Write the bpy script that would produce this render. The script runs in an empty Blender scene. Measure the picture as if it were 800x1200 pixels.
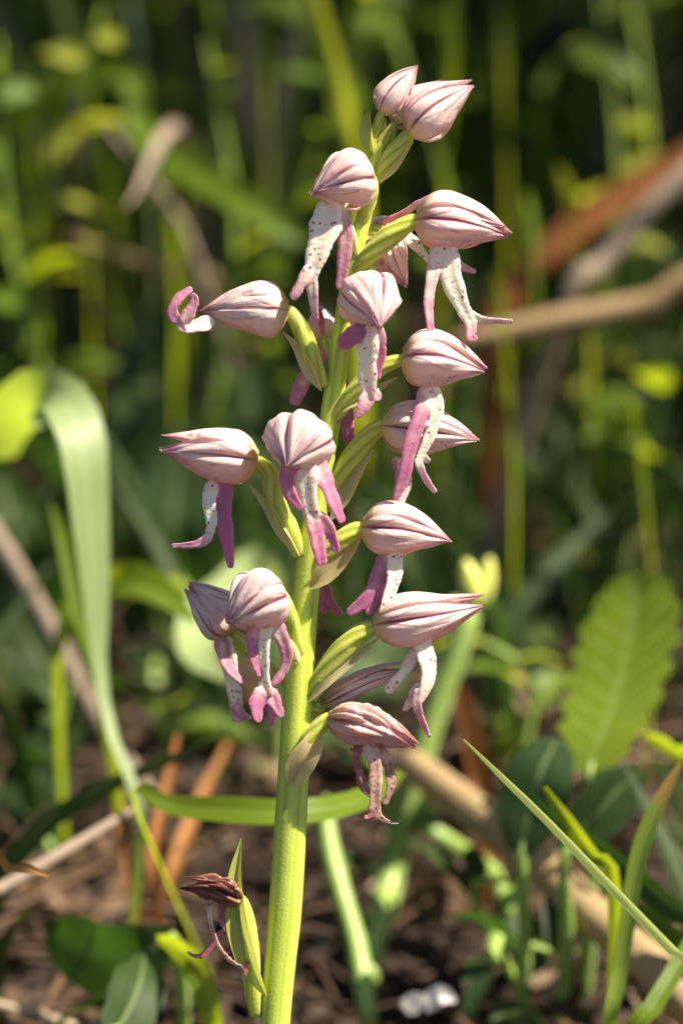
import bpy, math, random
import numpy as np
from mathutils import Vector
from mathutils.kdtree import KDTree

random.seed(7)
RNG = np.random.default_rng(11)
SC = bpy.context.scene
COL = SC.collection

# ------------------------------------------------------------------ camera
PITCH = math.radians(17.0)
FOC, SENS = 100.0, 22.3                 # mm, macro lens on a crop sensor held upright
FPX = FOC / SENS * 1200.0               # focal length in photo pixels
D0 = 0.633                              # metres from lens to the flower spike
PXM = D0 / FPX                          # metres per photo pixel at the spike
HC = 0.118                              # height of the picture centre on the spike
CAM = np.array([0.0, -D0 * math.cos(PITCH), HC + D0 * math.sin(PITCH)])
FWD = np.array([0.0, math.cos(PITCH), -math.sin(PITCH)])
UPV = np.array([0.0, math.sin(PITCH), math.cos(PITCH)])
RGT = np.array([1.0, 0.0, 0.0])
cam = bpy.data.cameras.new('camera')
cam.lens = FOC; cam.sensor_fit = 'VERTICAL'; cam.sensor_height = SENS; cam.sensor_width = SENS
cam.clip_start = 0.01; cam.clip_end = 300.0
cam.dof.use_dof = True; cam.dof.focus_distance = D0 - 0.002; cam.dof.aperture_fstop = 9.5
cam.dof.aperture_blades = 0
cam_ob = bpy.data.objects.new('camera', cam); COL.objects.link(cam_ob)
cam_ob.location = CAM; cam_ob.rotation_euler = (math.pi / 2 - PITCH, 0, 0)
SC.camera = cam_ob

# ------------------------------------------------------------------ light
SUN_DIR = np.array([0.52, -0.02, 0.82]); SUN_DIR /= np.linalg.norm(SUN_DIR)
elev = math.asin(SUN_DIR[2]); azim = math.atan2(SUN_DIR[0], SUN_DIR[1])
world = bpy.data.worlds.new('World'); SC.world = world; world.use_nodes = True
wn = world.node_tree.nodes; wl = world.node_tree.links
bgn = wn['Background']
sky = wn.new('ShaderNodeTexSky'); sky.sky_type = 'NISHITA'; sky.sun_disc = False
sky.sun_elevation = elev; sky.sun_rotation = azim
wl.new(sky.outputs['Color'], bgn.inputs['Color']); bgn.inputs['Strength'].default_value = 0.05
sun = bpy.data.lights.new('sun', 'SUN'); sun.energy = 5.0; sun.angle = math.radians(0.53); sun.color = (1.0, 0.91, 0.76)
sun_ob = bpy.data.objects.new('sun', sun); COL.objects.link(sun_ob)
sun_ob.rotation_euler = Vector(SUN_DIR).to_track_quat('Z', 'Y').to_euler()
sun_ob.location = (0.6, 0.4, 1.5)
SC.view_settings.view_transform = 'Standard'; SC.view_settings.look = 'None'
SC.view_settings.gamma = 1.0; SC.view_settings.use_curve_mapping = False
SC.view_settings.exposure = 1.5
SC.render.engine = 'CYCLES'
SC.cycles.use_denoising = True
SC.cycles.max_bounces = 8; SC.cycles.transmission_bounces = 6; SC.cycles.diffuse_bounces = 6
SC.cycles.sample_clamp_indirect = 6.0

# ------------------------------------------------------------------ helpers
def nrm(v):
    v = np.asarray(v, float); return v / max(1e-12, np.linalg.norm(v))

def pt(px, py, w=0.0):
    """photo pixel + offset towards the camera (in spike pixels) -> world"""
    d = D0 - w * PXM
    return CAM + d * (FWD + (px - 400) / FPX * RGT - (py - 600) / FPX * UPV)

def at(px, py, D):
    """photo pixel at depth D metres; never below the ground"""
    ray = FWD + (px - 400) / FPX * RGT - (py - 600) / FPX * UPV
    if ray[2] < 0:
        D = min(D, (CAM[2] - 0.002) / -ray[2])
    return CAM + D * ray

def spline(P, n):
    """Catmull-Rom through the rows of P, n samples evenly by parameter"""
    P = np.asarray(P, float)
    if len(P) == 2:
        t = np.linspace(0, 1, n)[:, None]; return P[0] * (1 - t) + P[1] * t
    Q = np.vstack([2 * P[0] - P[1], P, 2 * P[-1] - P[-2]])
    seg = np.linalg.norm(np.diff(P[:, :3], axis=0), axis=1) + 1e-9
    cum = np.concatenate([[0], np.cumsum(seg)]); cum /= cum[-1]
    out = []
    for s in np.linspace(0, 1, n):
        i = min(len(P) - 2, max(0, int(np.searchsorted(cum, s, 'right') - 1)))
        t = (s - cum[i]) / (cum[i + 1] - cum[i])
        a, b, c, d = Q[i], Q[i + 1], Q[i + 2], Q[i + 3]
        out.append(0.5 * ((2 * b) + (c - a) * t + (2 * a - 5 * b + 4 * c - d) * t * t + (3 * b - a - 3 * c + d) * t ** 3))
    return np.array(out)

class MB:
    """vertex / face collector with uv and scalar point attributes"""
    def __init__(s): s.v = []; s.f = []; s.uv = []; s.a = []; s.n = 0
    def add(s, v, f, uv=None, a=0.0):
        v = np.asarray(v, float); m = len(v)
        s.v.append(v); s.f.extend([tuple(i + s.n for i in q) for q in f])
        s.uv.append(np.asarray(uv, float) if uv is not None else np.zeros((m, 2)))
        s.a.append(np.full(m, a, float) if np.isscalar(a) else np.asarray(a, float)); s.n += m
    def build(s, name, mat, parent=None, origin=None, smooth=True):
        V = np.vstack(s.v)
        o = np.asarray(origin if origin is not None else V[0], float)
        me = bpy.data.meshes.new(name)
        me.from_pydata((V - o).tolist(), [], s.f)
        uv = np.vstack(s.uv); A = np.concatenate(s.a)
        li = np.empty(len(me.loops), np.int32); me.loops.foreach_get('vertex_index', li)
        ul = me.uv_layers.new(name='UVMap'); ul.data.foreach_set('uv', uv[li].astype(np.float32).ravel())
        at_ = me.attributes.new('tint', 'FLOAT', 'POINT'); at_.data.foreach_set('value', A.astype(np.float32))
        if smooth: me.polygons.foreach_set('use_smooth', np.ones(len(me.polygons), bool))
        me.materials.append(mat); me.update()
        ob = bpy.data.objects.new(name, me); COL.objects.link(ob)
        place(ob, o, parent)
        return ob

WPOS = {}
def place(ob, o, parent):
    WPOS[ob] = np.asarray(o, float)
    if parent is not None:
        ob.parent = parent; ob.location = WPOS[ob] - WPOS[parent]
    else: ob.location = o

def empty(name, loc, parent=None):
    e = bpy.data.objects.new(name, None); COL.objects.link(e); e.empty_display_size = 0.01
    place(e, loc, parent); return e

def tag(o, label, cat, group=None, kind=None):
    o['label'] = label; o['category'] = cat
    if group: o['group'] = group
    if kind: o['kind'] = kind
    return o

def grid_faces(nu, nv, wrap=False):
    f = []
    for j in range(nv - 1):
        for i in range(nu if wrap else nu - 1):
            k = (i + 1) % nu
            f.append((j * nu + i, j * nu + k, (j + 1) * nu + k, (j + 1) * nu + i))
    return f

def frames(C, hint):
    T = np.gradient(C, axis=0); T /= np.linalg.norm(T, axis=1)[:, None] + 1e-12
    S = np.cross(T, hint); S /= np.linalg.norm(S, axis=1)[:, None] + 1e-9
    Nn = np.cross(S, T)
    return T, S, Nn

def tube(mb, P, R, hint=None, n=24, seg=12, flat=1.0, ribs=0, rib_amp=0.0, twist=0.0, cap=True, tint=0.0, rough=0.0, rootcap=False, groove=0.0, edge=0.0, spin=0.0):
    """tapered tube along P with half-widths R (metres); flat = thickness / width"""
    if hint is None: hint = -FWD
    C = spline(P, n); r = np.interp(np.linspace(0, 1, n), np.linspace(0, 1, len(R)), R)
    d = np.concatenate([[0], np.cumsum(np.linalg.norm(np.diff(C, axis=0), axis=1))])
    if cap:
        q = np.clip((d[-1] - d) / (r + 1e-9), 0.0, 1); r = r * np.sqrt(np.maximum(1 - (1 - q) ** 2, 0.004))
    if rootcap:
        q = np.clip(d / (r + 1e-9), 0, 1); r = r * np.sqrt(np.maximum(1 - (1 - q) ** 2, 0.004))
    T, S, Nn = frames(C, hint)
    if spin:
        ag = spin * np.sin(np.linspace(0, 2.6, n))[:, None]; S, Nn = np.cos(ag) * S + np.sin(ag) * Nn, np.cos(ag) * Nn - np.sin(ag) * S
    if rough: r = r * (1 + rough * np.sin(d / d[-1] * 17 + RNG.uniform(0, 6)) * RNG.uniform(.4, 1) + rough * RNG.normal(0, .35, n))
    th = np.linspace(0, 2 * np.pi, seg, endpoint=False)
    V = []; UVs = []
    for i in range(n):
        ph = twist * i / (n - 1)
        k = 1 + (rib_amp * np.cos(ribs * (th + ph)) if ribs else 0)
        c = np.cos(th); s = np.sin(th)
        s2 = s * flat - groove * np.maximum(s, 0) * np.exp(-(c / .35) ** 2) * flat
        V.append(C[i] + r[i] * (k * c)[:, None] * S[i] + r[i] * (k * s2)[:, None] * Nn[i])
        UVs.append(np.stack([(th + ph) / (2 * np.pi), np.full(seg, i / (n - 1))], 1))
    V = np.vstack(V); f = grid_faces(seg, n, True)
    f.append(tuple(range(seg - 1, -1, -1))); f.append(tuple((n - 1) * seg + k for k in range(seg)))
    if np.isscalar(tint): a = tint
    else: a = np.repeat(np.interp(np.linspace(0, 1, n), np.linspace(0, 1, len(tint)), tint), seg)
    if edge: a = np.clip(a + edge * np.tile(np.abs(np.cos(th)) ** 3, n) - edge * .15, 0, 1)
    mb.add(V, f, np.vstack(UVs), a)
    return C

def ribbon(mb, P, W, hint=None, n=16, nu=5, fold=0.25, roll=0.0, tint=0.0, wave=0.0, curl=0.0):
    """leaf-like strip: half-widths W along P, V-folded by `fold`; two-sided thin leaf with raised rib"""
    if hint is None: hint = -FWD
    C = spline(P, n); w = np.interp(np.linspace(0, 1, n), np.linspace(0, 1, len(W)), W)
    T, S, Nn = frames(C, hint)
    u = np.linspace(-1, 1, nu); V = []; UVs = []
    ph = RNG.uniform(0, 6)
    for i in range(n):
        a = roll if np.isscalar(roll) else np.interp(i / (n - 1), np.linspace(0, 1, len(roll)), roll)
        s = math.cos(a) * S[i] + math.sin(a) * Nn[i]; m = -math.sin(a) * S[i] + math.cos(a) * Nn[i]
        h = np.abs(u) * fold - np.abs(u) ** 3 * curl + wave * np.sin(i / (n - 1) * 9 + ph + u)
        V.append(C[i] + w[i] * u[:, None] * s + w[i] * h[:, None] * m)
        UVs.append(np.stack([(u + 1) / 2, np.full(nu, i / (n - 1))], 1))
    mb.add(np.vstack(V), grid_faces(nu, n), np.vstack(UVs), tint)

# ------------------------------------------------------------------ materials
class NT:
    def __init__(s, name):
        s.m = bpy.data.materials.new(name); s.m.use_nodes = True
        s.t = s.m.node_tree; s.t.nodes.clear()
        s.out = s.t.nodes.new('ShaderNodeOutputMaterial')
    def put(s, sock, val):
        if isinstance(val, bpy.types.NodeSocket): s.t.links.new(val, sock)
        elif val is not None:
            if hasattr(sock.default_value, '__len__') and not hasattr(val, '__len__'): val = (val,) * len(sock.default_value)
            if hasattr(sock.default_value, '__len__') and len(sock.default_value) == 4 and len(val) == 3: val = (*val, 1)
            sock.default_value = val
    def n(s, typ, ins=None, out=0, **kw):
        nd = s.t.nodes.new('ShaderNode' + typ)
        for k, v in kw.items(): setattr(nd, k, v)
        for k, v in (ins or {}).items(): s.put(nd.inputs[k], v)
        return nd.outputs[out]
    def math(s, op, a, b=None, c=None, clamp=False):
        nd = s.t.nodes.new('ShaderNodeMath'); nd.operation = op; nd.use_clamp = clamp
        for i, v in enumerate((a, b, c)):
            if v is not None: s.put(nd.inputs[i], v)
        return nd.outputs[0]
    def mix(s, f, a, b, blend='MIX'):
        nd = s.t.nodes.new('ShaderNodeMix'); nd.data_type = 'RGBA'; nd.blend_type = blend; nd.clamp_factor = True
        s.put(nd.inputs[0], f); s.put(nd.inputs[6], a); s.put(nd.inputs[7], b); return nd.outputs[2]
    def ramp(s, f, stops):
        nd = s.t.nodes.new('ShaderNodeValToRGB'); e = nd.color_ramp.elements
        while len(e) < len(stops): e.new(0.5)
        for el, (p, c) in zip(e, stops): el.position = p; el.color = (*c, 1) if len(c) == 3 else c
        s.put(nd.inputs[0], f); return nd.outputs[0]
    def step(s, x, lo, hi):
        nd = s.t.nodes.new('ShaderNodeMapRange'); nd.interpolation_type = 'SMOOTHSTEP'
        s.put(nd.inputs[0], x); nd.inputs[1].default_value = lo; nd.inputs[2].default_value = hi
        return nd.outputs[0]
    def uv(s):
        sp = s.t.nodes.new('ShaderNodeSeparateXYZ')
        s.t.links.new(s.n('UVMap', uv_map='UVMap'), sp.inputs[0]); return sp.outputs[0], sp.outputs[1]
    def tint(s):
        nd = s.t.nodes.new('ShaderNodeAttribute'); nd.attribute_name = 'tint'; return nd.outputs['Fac']
    def rand(s): return s.n('ObjectInfo', out=5)
    def obj(s): return s.n('TexCoord', out=3)
    def noise(s, vec, scale, detail=3, rough=.55, dist=0.0):
        return s.n('TexNoise', {'Vector': vec, 'Scale': scale, 'Detail': detail, 'Roughness': rough, 'Distortion': dist})
    def comb(s, x, y, z=0.0): return s.n('CombineXYZ', {0: x, 1: y, 2: z})
    def bump(s, h, strength, dist): return s.n('Bump', {'Height': h, 'Strength': strength, 'Distance': dist})
    def princ(s, col, rough=.5, spec=.4, normal=None, sss=0.0, rad=None, scale=0.001, coat=0.0, sheen=0.0):
        ins = {'Base Color': col, 'Roughness': rough, 'Specular IOR Level': spec}
        if normal is not None: ins['Normal'] = normal
        if sss: ins['Subsurface Weight'] = sss; ins['Subsurface Radius'] = rad; ins['Subsurface Scale'] = scale
        if sheen: ins['Sheen Weight'] = sheen
        return s.n('BsdfPrincipled', ins)
    def thin(s, col, tcol, amount, rough=.5, spec=.4, normal=None):
        p = s.princ(col, rough, spec, normal)
        t = s.n('BsdfTranslucent', {'Color': tcol} | ({'Normal': normal} if normal is not None else {}))
        return s.n('MixShader', {0: amount, 1: p, 2: t})
    def done(s, sh): s.t.links.new(sh, s.out.inputs['Surface']); return s.m

def mat_sepal(name, cream, pink, vein, dry=0.0):
    k = NT(name); u, v = k.uv(); rnd = k.rand(); oc = k.obj()
    wob = k.math('MULTIPLY', k.math('SUBTRACT', k.noise(oc, 260, 2), .5), .035)
    uu = k.math('ADD', u, wob)
    c = k.math('ABSOLUTE', k.math('SUBTRACT', uu, .5))                     # distance from midrib
    streak = k.noise(k.comb(k.math('MULTIPLY', u, 16), k.math('MULTIPLY', v, 2.2), k.math('MULTIPLY', rnd, 20)), 1.0, 4)
    blot = k.noise(oc, 330, 3, .6)
    edge = k.step(c, .22, .52)
    f = k.math('ADD', k.math('MULTIPLY', edge, .60), k.math('MULTIPLY', k.math('SUBTRACT', streak, .42), 1.5))
    f = k.math('ADD', f, k.math('MULTIPLY', k.step(v, .6, 1.0), .50))
    f = k.math('ADD', f, k.math('MULTIPLY', k.math('SUBTRACT', blot, .5), .8), clamp=True)
    f = k.math('ADD', k.math('MULTIPLY', f, .68), k.math('MULTIPLY', k.math('SUBTRACT', rnd, .4), .22), clamp=True)
    col = k.mix(f, cream, pink)
    # greenish yellow base
    col = k.mix(k.math('MULTIPLY', k.math('SUBTRACT', 1.0, k.step(v, .02, .22)), .75), col, (.58, .50, .20))
    # fine speckle rows near the margins
    spk = k.noise(oc, 900, 2, .5)
    sp = k.math('MULTIPLY', k.step(spk, .56, .66), k.math('MULTIPLY', edge, k.step(v, .25, .5)))
    col = k.mix(k.math('MULTIPLY', sp, .7), col, vein)
    # secondary veins
    c2 = k.math('ABSOLUTE', k.math('SUBTRACT', c, k.math('MULTIPLY', k.step(v, -.05, .75), .25)))
    sv = k.math('SUBTRACT', 1.0, k.step(c2, .004, .030))
    sv = k.math('MULTIPLY', sv, k.step(blot, .38, .62))
    col = k.mix(k.math('MULTIPLY', sv, .62), col, vein)
    # midrib, thins to the tip
    mv = k.math('SUBTRACT', 1.0, k.step(c, .012, .038))
    fade = k.math('MULTIPLY', k.step(v, .03, .16), k.math('SUBTRACT', 1.0, k.math('MULTIPLY', k.step(v, .60, .95), .6)))
    brk = k.math('ADD', .62, k.math('MULTIPLY', k.step(k.noise(oc, 150, 2), .35, .6), .38))
    col = k.mix(k.math('MULTIPLY', mv, k.math('MULTIPLY', fade, brk)), col, vein)
    col = k.mix(k.math('MULTIPLY', k.step(k.math('ADD', v, k.math('MULTIPLY', k.math('SUBTRACT', blot, .5), .2)), .80, 1.0), .55), col, vein)
    rim = k.step(c, .475, .505)
    col = k.mix(k.math('MULTIPLY', rim, .55), col, pink)
    if dry: col = k.mix(k.math('MULTIPLY', k.step(k.noise(oc, 420, 3), .45, .65), dry), col, (.30, .15, .08))
    bh = k.math('ADD', k.math('MULTIPLY', streak, .8), k.math('MULTIPLY', k.noise(oc, 1500, 2), .35))
    bh = k.math('SUBTRACT', bh, k.math('MULTIPLY', mv, .5))
    nm = k.bump(bh, .6, .0003)
    tc = k.mix(.35, col, (.95, .52, .44))
    return k.done(k.thin(col, tc, .45, .38, .45, nm))

def mat_lip(name, cream, mag, spotc, dry=0.0):
    k = NT(name); t = k.tint(); oc = k.obj(); rnd = k.rand()
    no = k.noise(oc, 420, 3)
    f = k.math('ADD', t, k.math('MULTIPLY', k.math('SUBTRACT', no, .5), .7), clamp=True)
    f = k.math('ADD', f, k.math('MULTIPLY', k.math('SUBTRACT', rnd, .5), .18), clamp=True)
    col = k.mix(k.step(f, .15, .95), cream, mag)
    vo = k.n('TexVoronoi', {'Vector': oc, 'Scale': 1500, 'Randomness': 1.0})
    sp = k.math('SUBTRACT', 1.0, k.step(k.math('ADD', vo, k.math('MULTIPLY', k.math('SUBTRACT', k.noise(oc, 900, 3), .5), .9)), .10, .38))
    sp = k.math('MULTIPLY', sp, k.step(k.noise(oc, 500, 2), .42, .54))
    sp = k.math('MULTIPLY', sp, k.math('SUBTRACT', 1.0, k.step(t, .35, .75)))
    col = k.mix(k.math('MULTIPLY', sp, .95), col, spotc)
    if dry: col = k.mix(k.math('MULTIPLY', k.step(no, .4, .62), dry), col, (.10, .035, .025))
    nm = k.bump(k.math('ADD', k.noise(oc, 1300, 3), k.math('MULTIPLY', k.noise(oc, 3500, 2), .5)), .5, .0002)
    return k.done(k.princ(col, .42, .4, nm, .7, (.9, .5, .45), .0014, sheen=.15))

def mat_green(name, base, pale, rib, ribn, sss=.5, pinkish=0.0):
    k = NT(name); u, v = k.uv(); oc = k.obj()
    w = k.math('SINE', k.math('MULTIPLY', u, 2 * math.pi * ribn))
    st = k.noise(k.comb(k.math('MULTIPLY', u, 40), k.math('MULTIPLY', v, 3)), 1.0, 3)
    f = k.math('ADD', k.math('MULTIPLY', w, .28), k.math('ADD', .5, k.math('MULTIPLY', k.math('SUBTRACT', st, .5), .8)), clamp=True)
    f = k.math('ADD', f, k.math('MULTIPLY', k.math('SUBTRACT', k.noise(oc, 180, 3), .5), .6), clamp=True)
    col = k.mix(f, base, pale)
    gr = k.math('SUBTRACT', 1.0, k.step(k.math('ADD', w, 1.0), .05, .6))
    col = k.mix(k.math('MULTIPLY', gr, .5), col, rib)
    if pinkish: col = k.mix(k.math('MULTIPLY', k.step(k.noise(oc, 220, 3), .5, .7), pinkish), col, (.35, .16, .13))
    dots = k.noise(oc, 2600, 2, .6)
    nm = k.bump(k.math('ADD', k.math('MULTIPLY', st, .5), dots), .45, .00018)
    return k.done(k.princ(col, .38, .45, nm, sss, (.8, 1.0, .12), .004, sheen=.1))

def mat_leaf(name, c1, c2, trans, amount=.45, rough=.4, spec=.4, veins=10, spots=None, tipc=None, side=0):
    k = NT(name); u, v = k.uv(); oc = k.obj(); t = k.tint()
    st = k.noise(k.comb(k.math('MULTIPLY', u, veins), k.math('MULTIPLY', v, 2.0), k.math('MULTIPLY', t, 31)), 1.0, 4)
    bl = k.noise(oc, 90, 3)
    f = k.math('ADD', k.math('MULTIPLY', k.math('SUBTRACT', st, .5), .9), k.math('MULTIPLY', bl, .55))
    f = k.math('ADD', f, k.math('MULTIPLY', t, .45), clamp=True)
    col = k.mix(f, c1, c2)
    rib = k.math('SUBTRACT', 1.0, k.step(k.math('ABSOLUTE', k.math('SUBTRACT', u, .5)), .01, .06))
    col = k.mix(k.math('MULTIPLY', rib, .35), col, k.mix(.5, c2, (.6, .7, .3)))
    if side:
        w = k.math('SINE', k.math('MULTIPLY', k.math('SUBTRACT', v, k.math('MULTIPLY', k.math('ABSOLUTE', k.math('SUBTRACT', u, .5)), .35)), side * 6.283))
        sd = k.math('MULTIPLY', k.step(w, .80, 1.0), .45); col = k.mix(sd, col, k.mix(.5, c2, (.5, .6, .25)))
        trans = k.mix(k.math('MULTIPLY', k.step(k.noise(oc, 60, 3), .42, .6), .5), trans, c1)
    if spots: col = k.mix(k.math('MULTIPLY', k.step(k.noise(oc, 160, 4), .58, .68), .8), col, spots)
    tr = k.mix(k.math('MULTIPLY', bl, .5), trans, k.mix(.5, trans, c2))
    if tipc:
        g = k.step(k.math('ADD', v, k.math('MULTIPLY', k.math('SUBTRACT', bl, .5), .25)), .88, .96)
        col = k.mix(g, col, tipc); tr = k.mix(g, tr, tipc)
    nm = k.bump(st, .4, .0006)
    return k.done(k.thin(col, tr, amount, rough, spec, nm))

def mat_dry(name, stops, rough=.75, trans=0.0, sc=120):
    k = NT(name); oc = k.obj(); t = k.tint(); u, v = k.uv()
    no = k.noise(oc, sc, 4); st = k.noise(k.comb(k.math('MULTIPLY', u, 14), k.math('MULTIPLY', v, 2)), 1.0, 3)
    f = k.math('ADD', k.math('MULTIPLY', t, .7), k.math('ADD', k.math('MULTIPLY', no, .3), k.math('MULTIPLY', k.math('SUBTRACT', st, .5), .35)), clamp=True)
    col = k.ramp(f, stops)
    nm = k.bump(k.math('ADD', st, no), .5, .0006)
    if trans: return k.done(k.thin(col, col, trans, rough, .3, nm))
    return k.done(k.princ(col, rough, .3, nm))

M = {}
M['sepal'] = mat_sepal('sepal_pale', (.92, .81, .74), (.68, .34, .39), (.25, .035, .11))
M['petal'] = mat_sepal('petal_inner', (.80, .58, .54), (.55, .22, .30), (.22, .04, .12))
M['sepal_dry'] = mat_sepal('sepal_withering', (.82, .60, .54), (.58, .26, .28), (.22, .03, .08), .2)
M['sepal_dead'] = mat_sepal('sepal_dead', (.30, .15, .10), (.18, .06, .06), (.05, .012, .02), .6)
M['lip'] = mat_lip('lip_flesh', (.90, .75, .57), (.42, .12, .23), (.22, .05, .09))
M['lip_dark'] = mat_lip('lip_flesh_dark', (.72, .55, .48), (.36, .08, .20), (.14, .03, .08))
M['lip_dry'] = mat_lip('lip_withering', (.68, .44, .34), (.28, .08, .10), (.10, .03, .03), .6)
M['stem'] = mat_green('stem_green', (.36, .45, .035), (.54, .60, .10), (.28, .37, .03), 7, .7, .06)
M['ovary'] = mat_green('ovary_green', (.34, .40, .04), (.54, .55, .11), (.26, .29, .03), 6, .55, .18)
M['bract'] = mat_leaf('bract_pale', (.52, .50, .20), (.70, .64, .40), (.76, .66, .30), .55, .45, .35, 8, (.45, .25, .16))
M['bract_green'] = mat_leaf('bract_green', (.36, .42, .07), (.52, .52, .16), (.55, .58, .10), .45, .45, .35, 8)
M['bract_dry'] = mat_leaf('bract_papery', (.64, .50, .20), (.80, .68, .40), (.88, .68, .26), .6, .5, .3, 8, (.30, .14, .08))
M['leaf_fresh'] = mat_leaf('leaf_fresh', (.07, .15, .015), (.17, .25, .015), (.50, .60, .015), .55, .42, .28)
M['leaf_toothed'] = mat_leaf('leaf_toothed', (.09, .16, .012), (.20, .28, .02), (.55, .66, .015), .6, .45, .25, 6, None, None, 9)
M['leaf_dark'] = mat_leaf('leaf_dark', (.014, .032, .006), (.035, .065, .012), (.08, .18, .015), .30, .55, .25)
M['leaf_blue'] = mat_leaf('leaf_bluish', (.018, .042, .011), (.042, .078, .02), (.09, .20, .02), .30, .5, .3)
M['leaf_gloss'] = mat_leaf('leaf_glossy', (.17, .25, .06), (.34, .41, .19), (.46, .60, .02), .42, .48, .75, 22)
M['leaf_yellow'] = mat_leaf('leaf_yellowish', (.30, .33, .03), (.42, .42, .05), (.62, .66, .03), .5, .4, .4)
M['leaf_tip'] = mat_leaf('leaf_browntip', (.14, .24, .02), (.28, .36, .05), (.40, .52, .04), .45, .4, .4, 10, (.30, .24, .04), (.45, .27, .07))
M['leaf_pale'] = mat_leaf('leaf_pale', (.22, .32, .10), (.38, .45, .20), (.50, .60, .16), .4, .4, .4)
M['grass'] = mat_leaf('grass_blade', (.030, .068, .007), (.11, .17, .016), (.24, .34, .012), .42, .38, .5)
M['stalk_green'] = mat_green('stalk_green', (.16, .26, .04), (.32, .42, .10), (.14, .22, .04), 5, .5)
M['bud'] = mat_green('bud_green', (.40, .42, .05), (.62, .60, .16), (.36, .38, .06), 3, .5)
M['straw'] = mat_dry('straw', [(0, (.10, .055, .03)), (.45, (.30, .19, .09)), (1, (.50, .38, .20))], .6, .25)
M['rust'] = mat_dry('rusty_dry', [(0, (.10, .03, .012)), (.5, (.32, .12, .03)), (1, (.55, .28, .08))], .6, .3)
M['twig'] = mat_dry('twig_grey', [(0, (.10, .07, .05)), (.5, (.24, .18, .13)), (1, (.40, .32, .24))], .8)
M['litter'] = mat_dry('litter', [(0, (.022, .013, .008)), (.5, (.06, .034, .019)), (.82, (.15, .085, .042)), (1, (.46, .36, .25))], .65, .2, 60)
M['white'] = mat_dry('white_dry', [(0, (.55, .50, .45)), (1, (.80, .77, .74))], .5, .3)

def mat_soil():
    k = NT('soil'); oc = k.n('TexCoord', out=3)
    a = k.noise(oc, 45, 6, .65); b = k.noise(oc, 260, 4, .6)
    f = k.math('ADD', k.math('MULTIPLY', a, .6), k.math('MULTIPLY', b, .4))
    col = k.ramp(f, [(.30, (.012, .008, .006)), (.5, (.032, .021, .015)), (.66, (.07, .046, .031)), (.8, (.12, .085, .06))])
    nm = k.bump(f, .9, .006)
    return k.done(k.princ(col, .9, .2, nm))
M['soil'] = mat_soil()

# ------------------------------------------------------------------ ground
def gz(x, y):
    return 0.0035 * (np.sin(x * 31 + 1.3) * np.cos(y * 27 + .4) + .6 * np.sin(x * 71 + y * 53) + .4 * np.cos(x * 133 - y * 119))
def build_ground():
    def axis(lo, hi, fine, far):
        inner = np.arange(lo, hi + 1e-6, fine); g = [0.3, 0.8, 1.6, 3, 6, 12, 25, 60]
        return np.concatenate([[lo - q for q in g[::-1]], inner, [hi + q for q in g]])
    X = axis(-.6, .6, .02, 60); Y = axis(-.8, 2.4, .02, 60)
    XX, YY = np.meshgrid(X, Y)
    edge = np.clip((3.0 - np.maximum(np.abs(XX), np.abs(YY - .8))) / 1.0, 0, 1)
    Z = gz(XX, YY) * edge - .003
    mb = MB(); mb.add(np.stack([XX.ravel(), YY.ravel(), Z.ravel()], 1), grid_faces(len(X), len(Y)))
    g = mb.build('ground', M['soil'], origin=(0, 0, 0)); g['kind'] = 'structure'
    tag(g, 'dark brown bare soil showing between litter and leaves', 'ground')
build_ground()

# ------------------------------------------------------------------ shrubs added out of view: they shade the clearing and block part of the sky
def added_shrub(cx, cy, cz, rx, ry, rz, n, seed, label, edge=True):
    r = np.random.default_rng(seed)
    root = empty('added_shrub', (cx, cy, 0)); tag(root, label, 'added_shrub')
    c0 = np.array([cx, cy, 0.0]); mb = MB()
    tube(mb, [c0 + [0, 0, -.02], c0 + [.02, .02, .3], c0 + [-.02, 0, .7], c0 + [.02, -.03, cz + rz * .5]], [.035, .028, .02, .006], n=20, seg=10, hint=np.array([0, 1., .1]))
    mb.build('trunk', M['twig'], root)
    tips = []
    for k in range(46):
        q = nrm(r.normal(size=3)) * r.uniform(.35, .95); e = np.array([cx + q[0] * rx, cy + q[1] * ry, cz + q[2] * rz])
        z0 = min(e[2] - .05, r.uniform(.3, cz + .2)); b = np.array([cx, cy, max(.25, z0)])
        mb = MB(); tube(mb, [b, b * .5 + e * .5 + [0, 0, .05], e], [.008, .005, .002], n=10, seg=6, hint=np.array([.1, .2, 1.])); mb.build('branch', M['twig'], root)
        tips.append(e); tips.append(b * .4 + e * .6)
    tips = np.array(tips); i = r.integers(0, len(tips), n)
    p = tips[i] + r.normal(0, .085, (n, 3)); d = r.normal(size=(n, 3)); d /= np.linalg.norm(d, axis=1)[:, None]
    s_ = np.cross(d, r.normal(size=(n, 3))); s_ /= np.linalg.norm(s_, axis=1)[:, None]; L = r.uniform(.025, .05, n)[:, None]
    up = np.cross(d, s_) * L * .12
    V = np.stack([p, p + d * L * .5 + s_ * L * .28 + up, p + d * L * .5, p + d * L * .5 - s_ * L * .28 + up, p + d * L], 1).reshape(-1, 3)
    o = np.arange(n) * 5
    F = np.concatenate([np.stack([o, o + 2, o + 1], 1), np.stack([o, o + 3, o + 2], 1), np.stack([o + 1, o + 2, o + 4], 1), np.stack([o + 2, o + 3, o + 4], 1)])
    keep = np.repeat((p[:, 1] + .04 * p[:, 0] > .36) | (not edge), 4).reshape(n, 4).T.ravel()
    mb = MB(); mb.add(V, [tuple(f) for f in F[keep]], np.tile([[.5, 0], [1, .5], [.5, .5], [0, .5], [.5, 1]], (n, 1)), np.repeat(r.uniform(0, 1, n), 5))
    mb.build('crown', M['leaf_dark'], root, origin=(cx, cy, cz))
added_shrub(.80, 1.0, 1.22, .42, .72, .78, 12500, 4, 'leafy bush added out of view, shading the grass behind the orchid')
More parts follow.
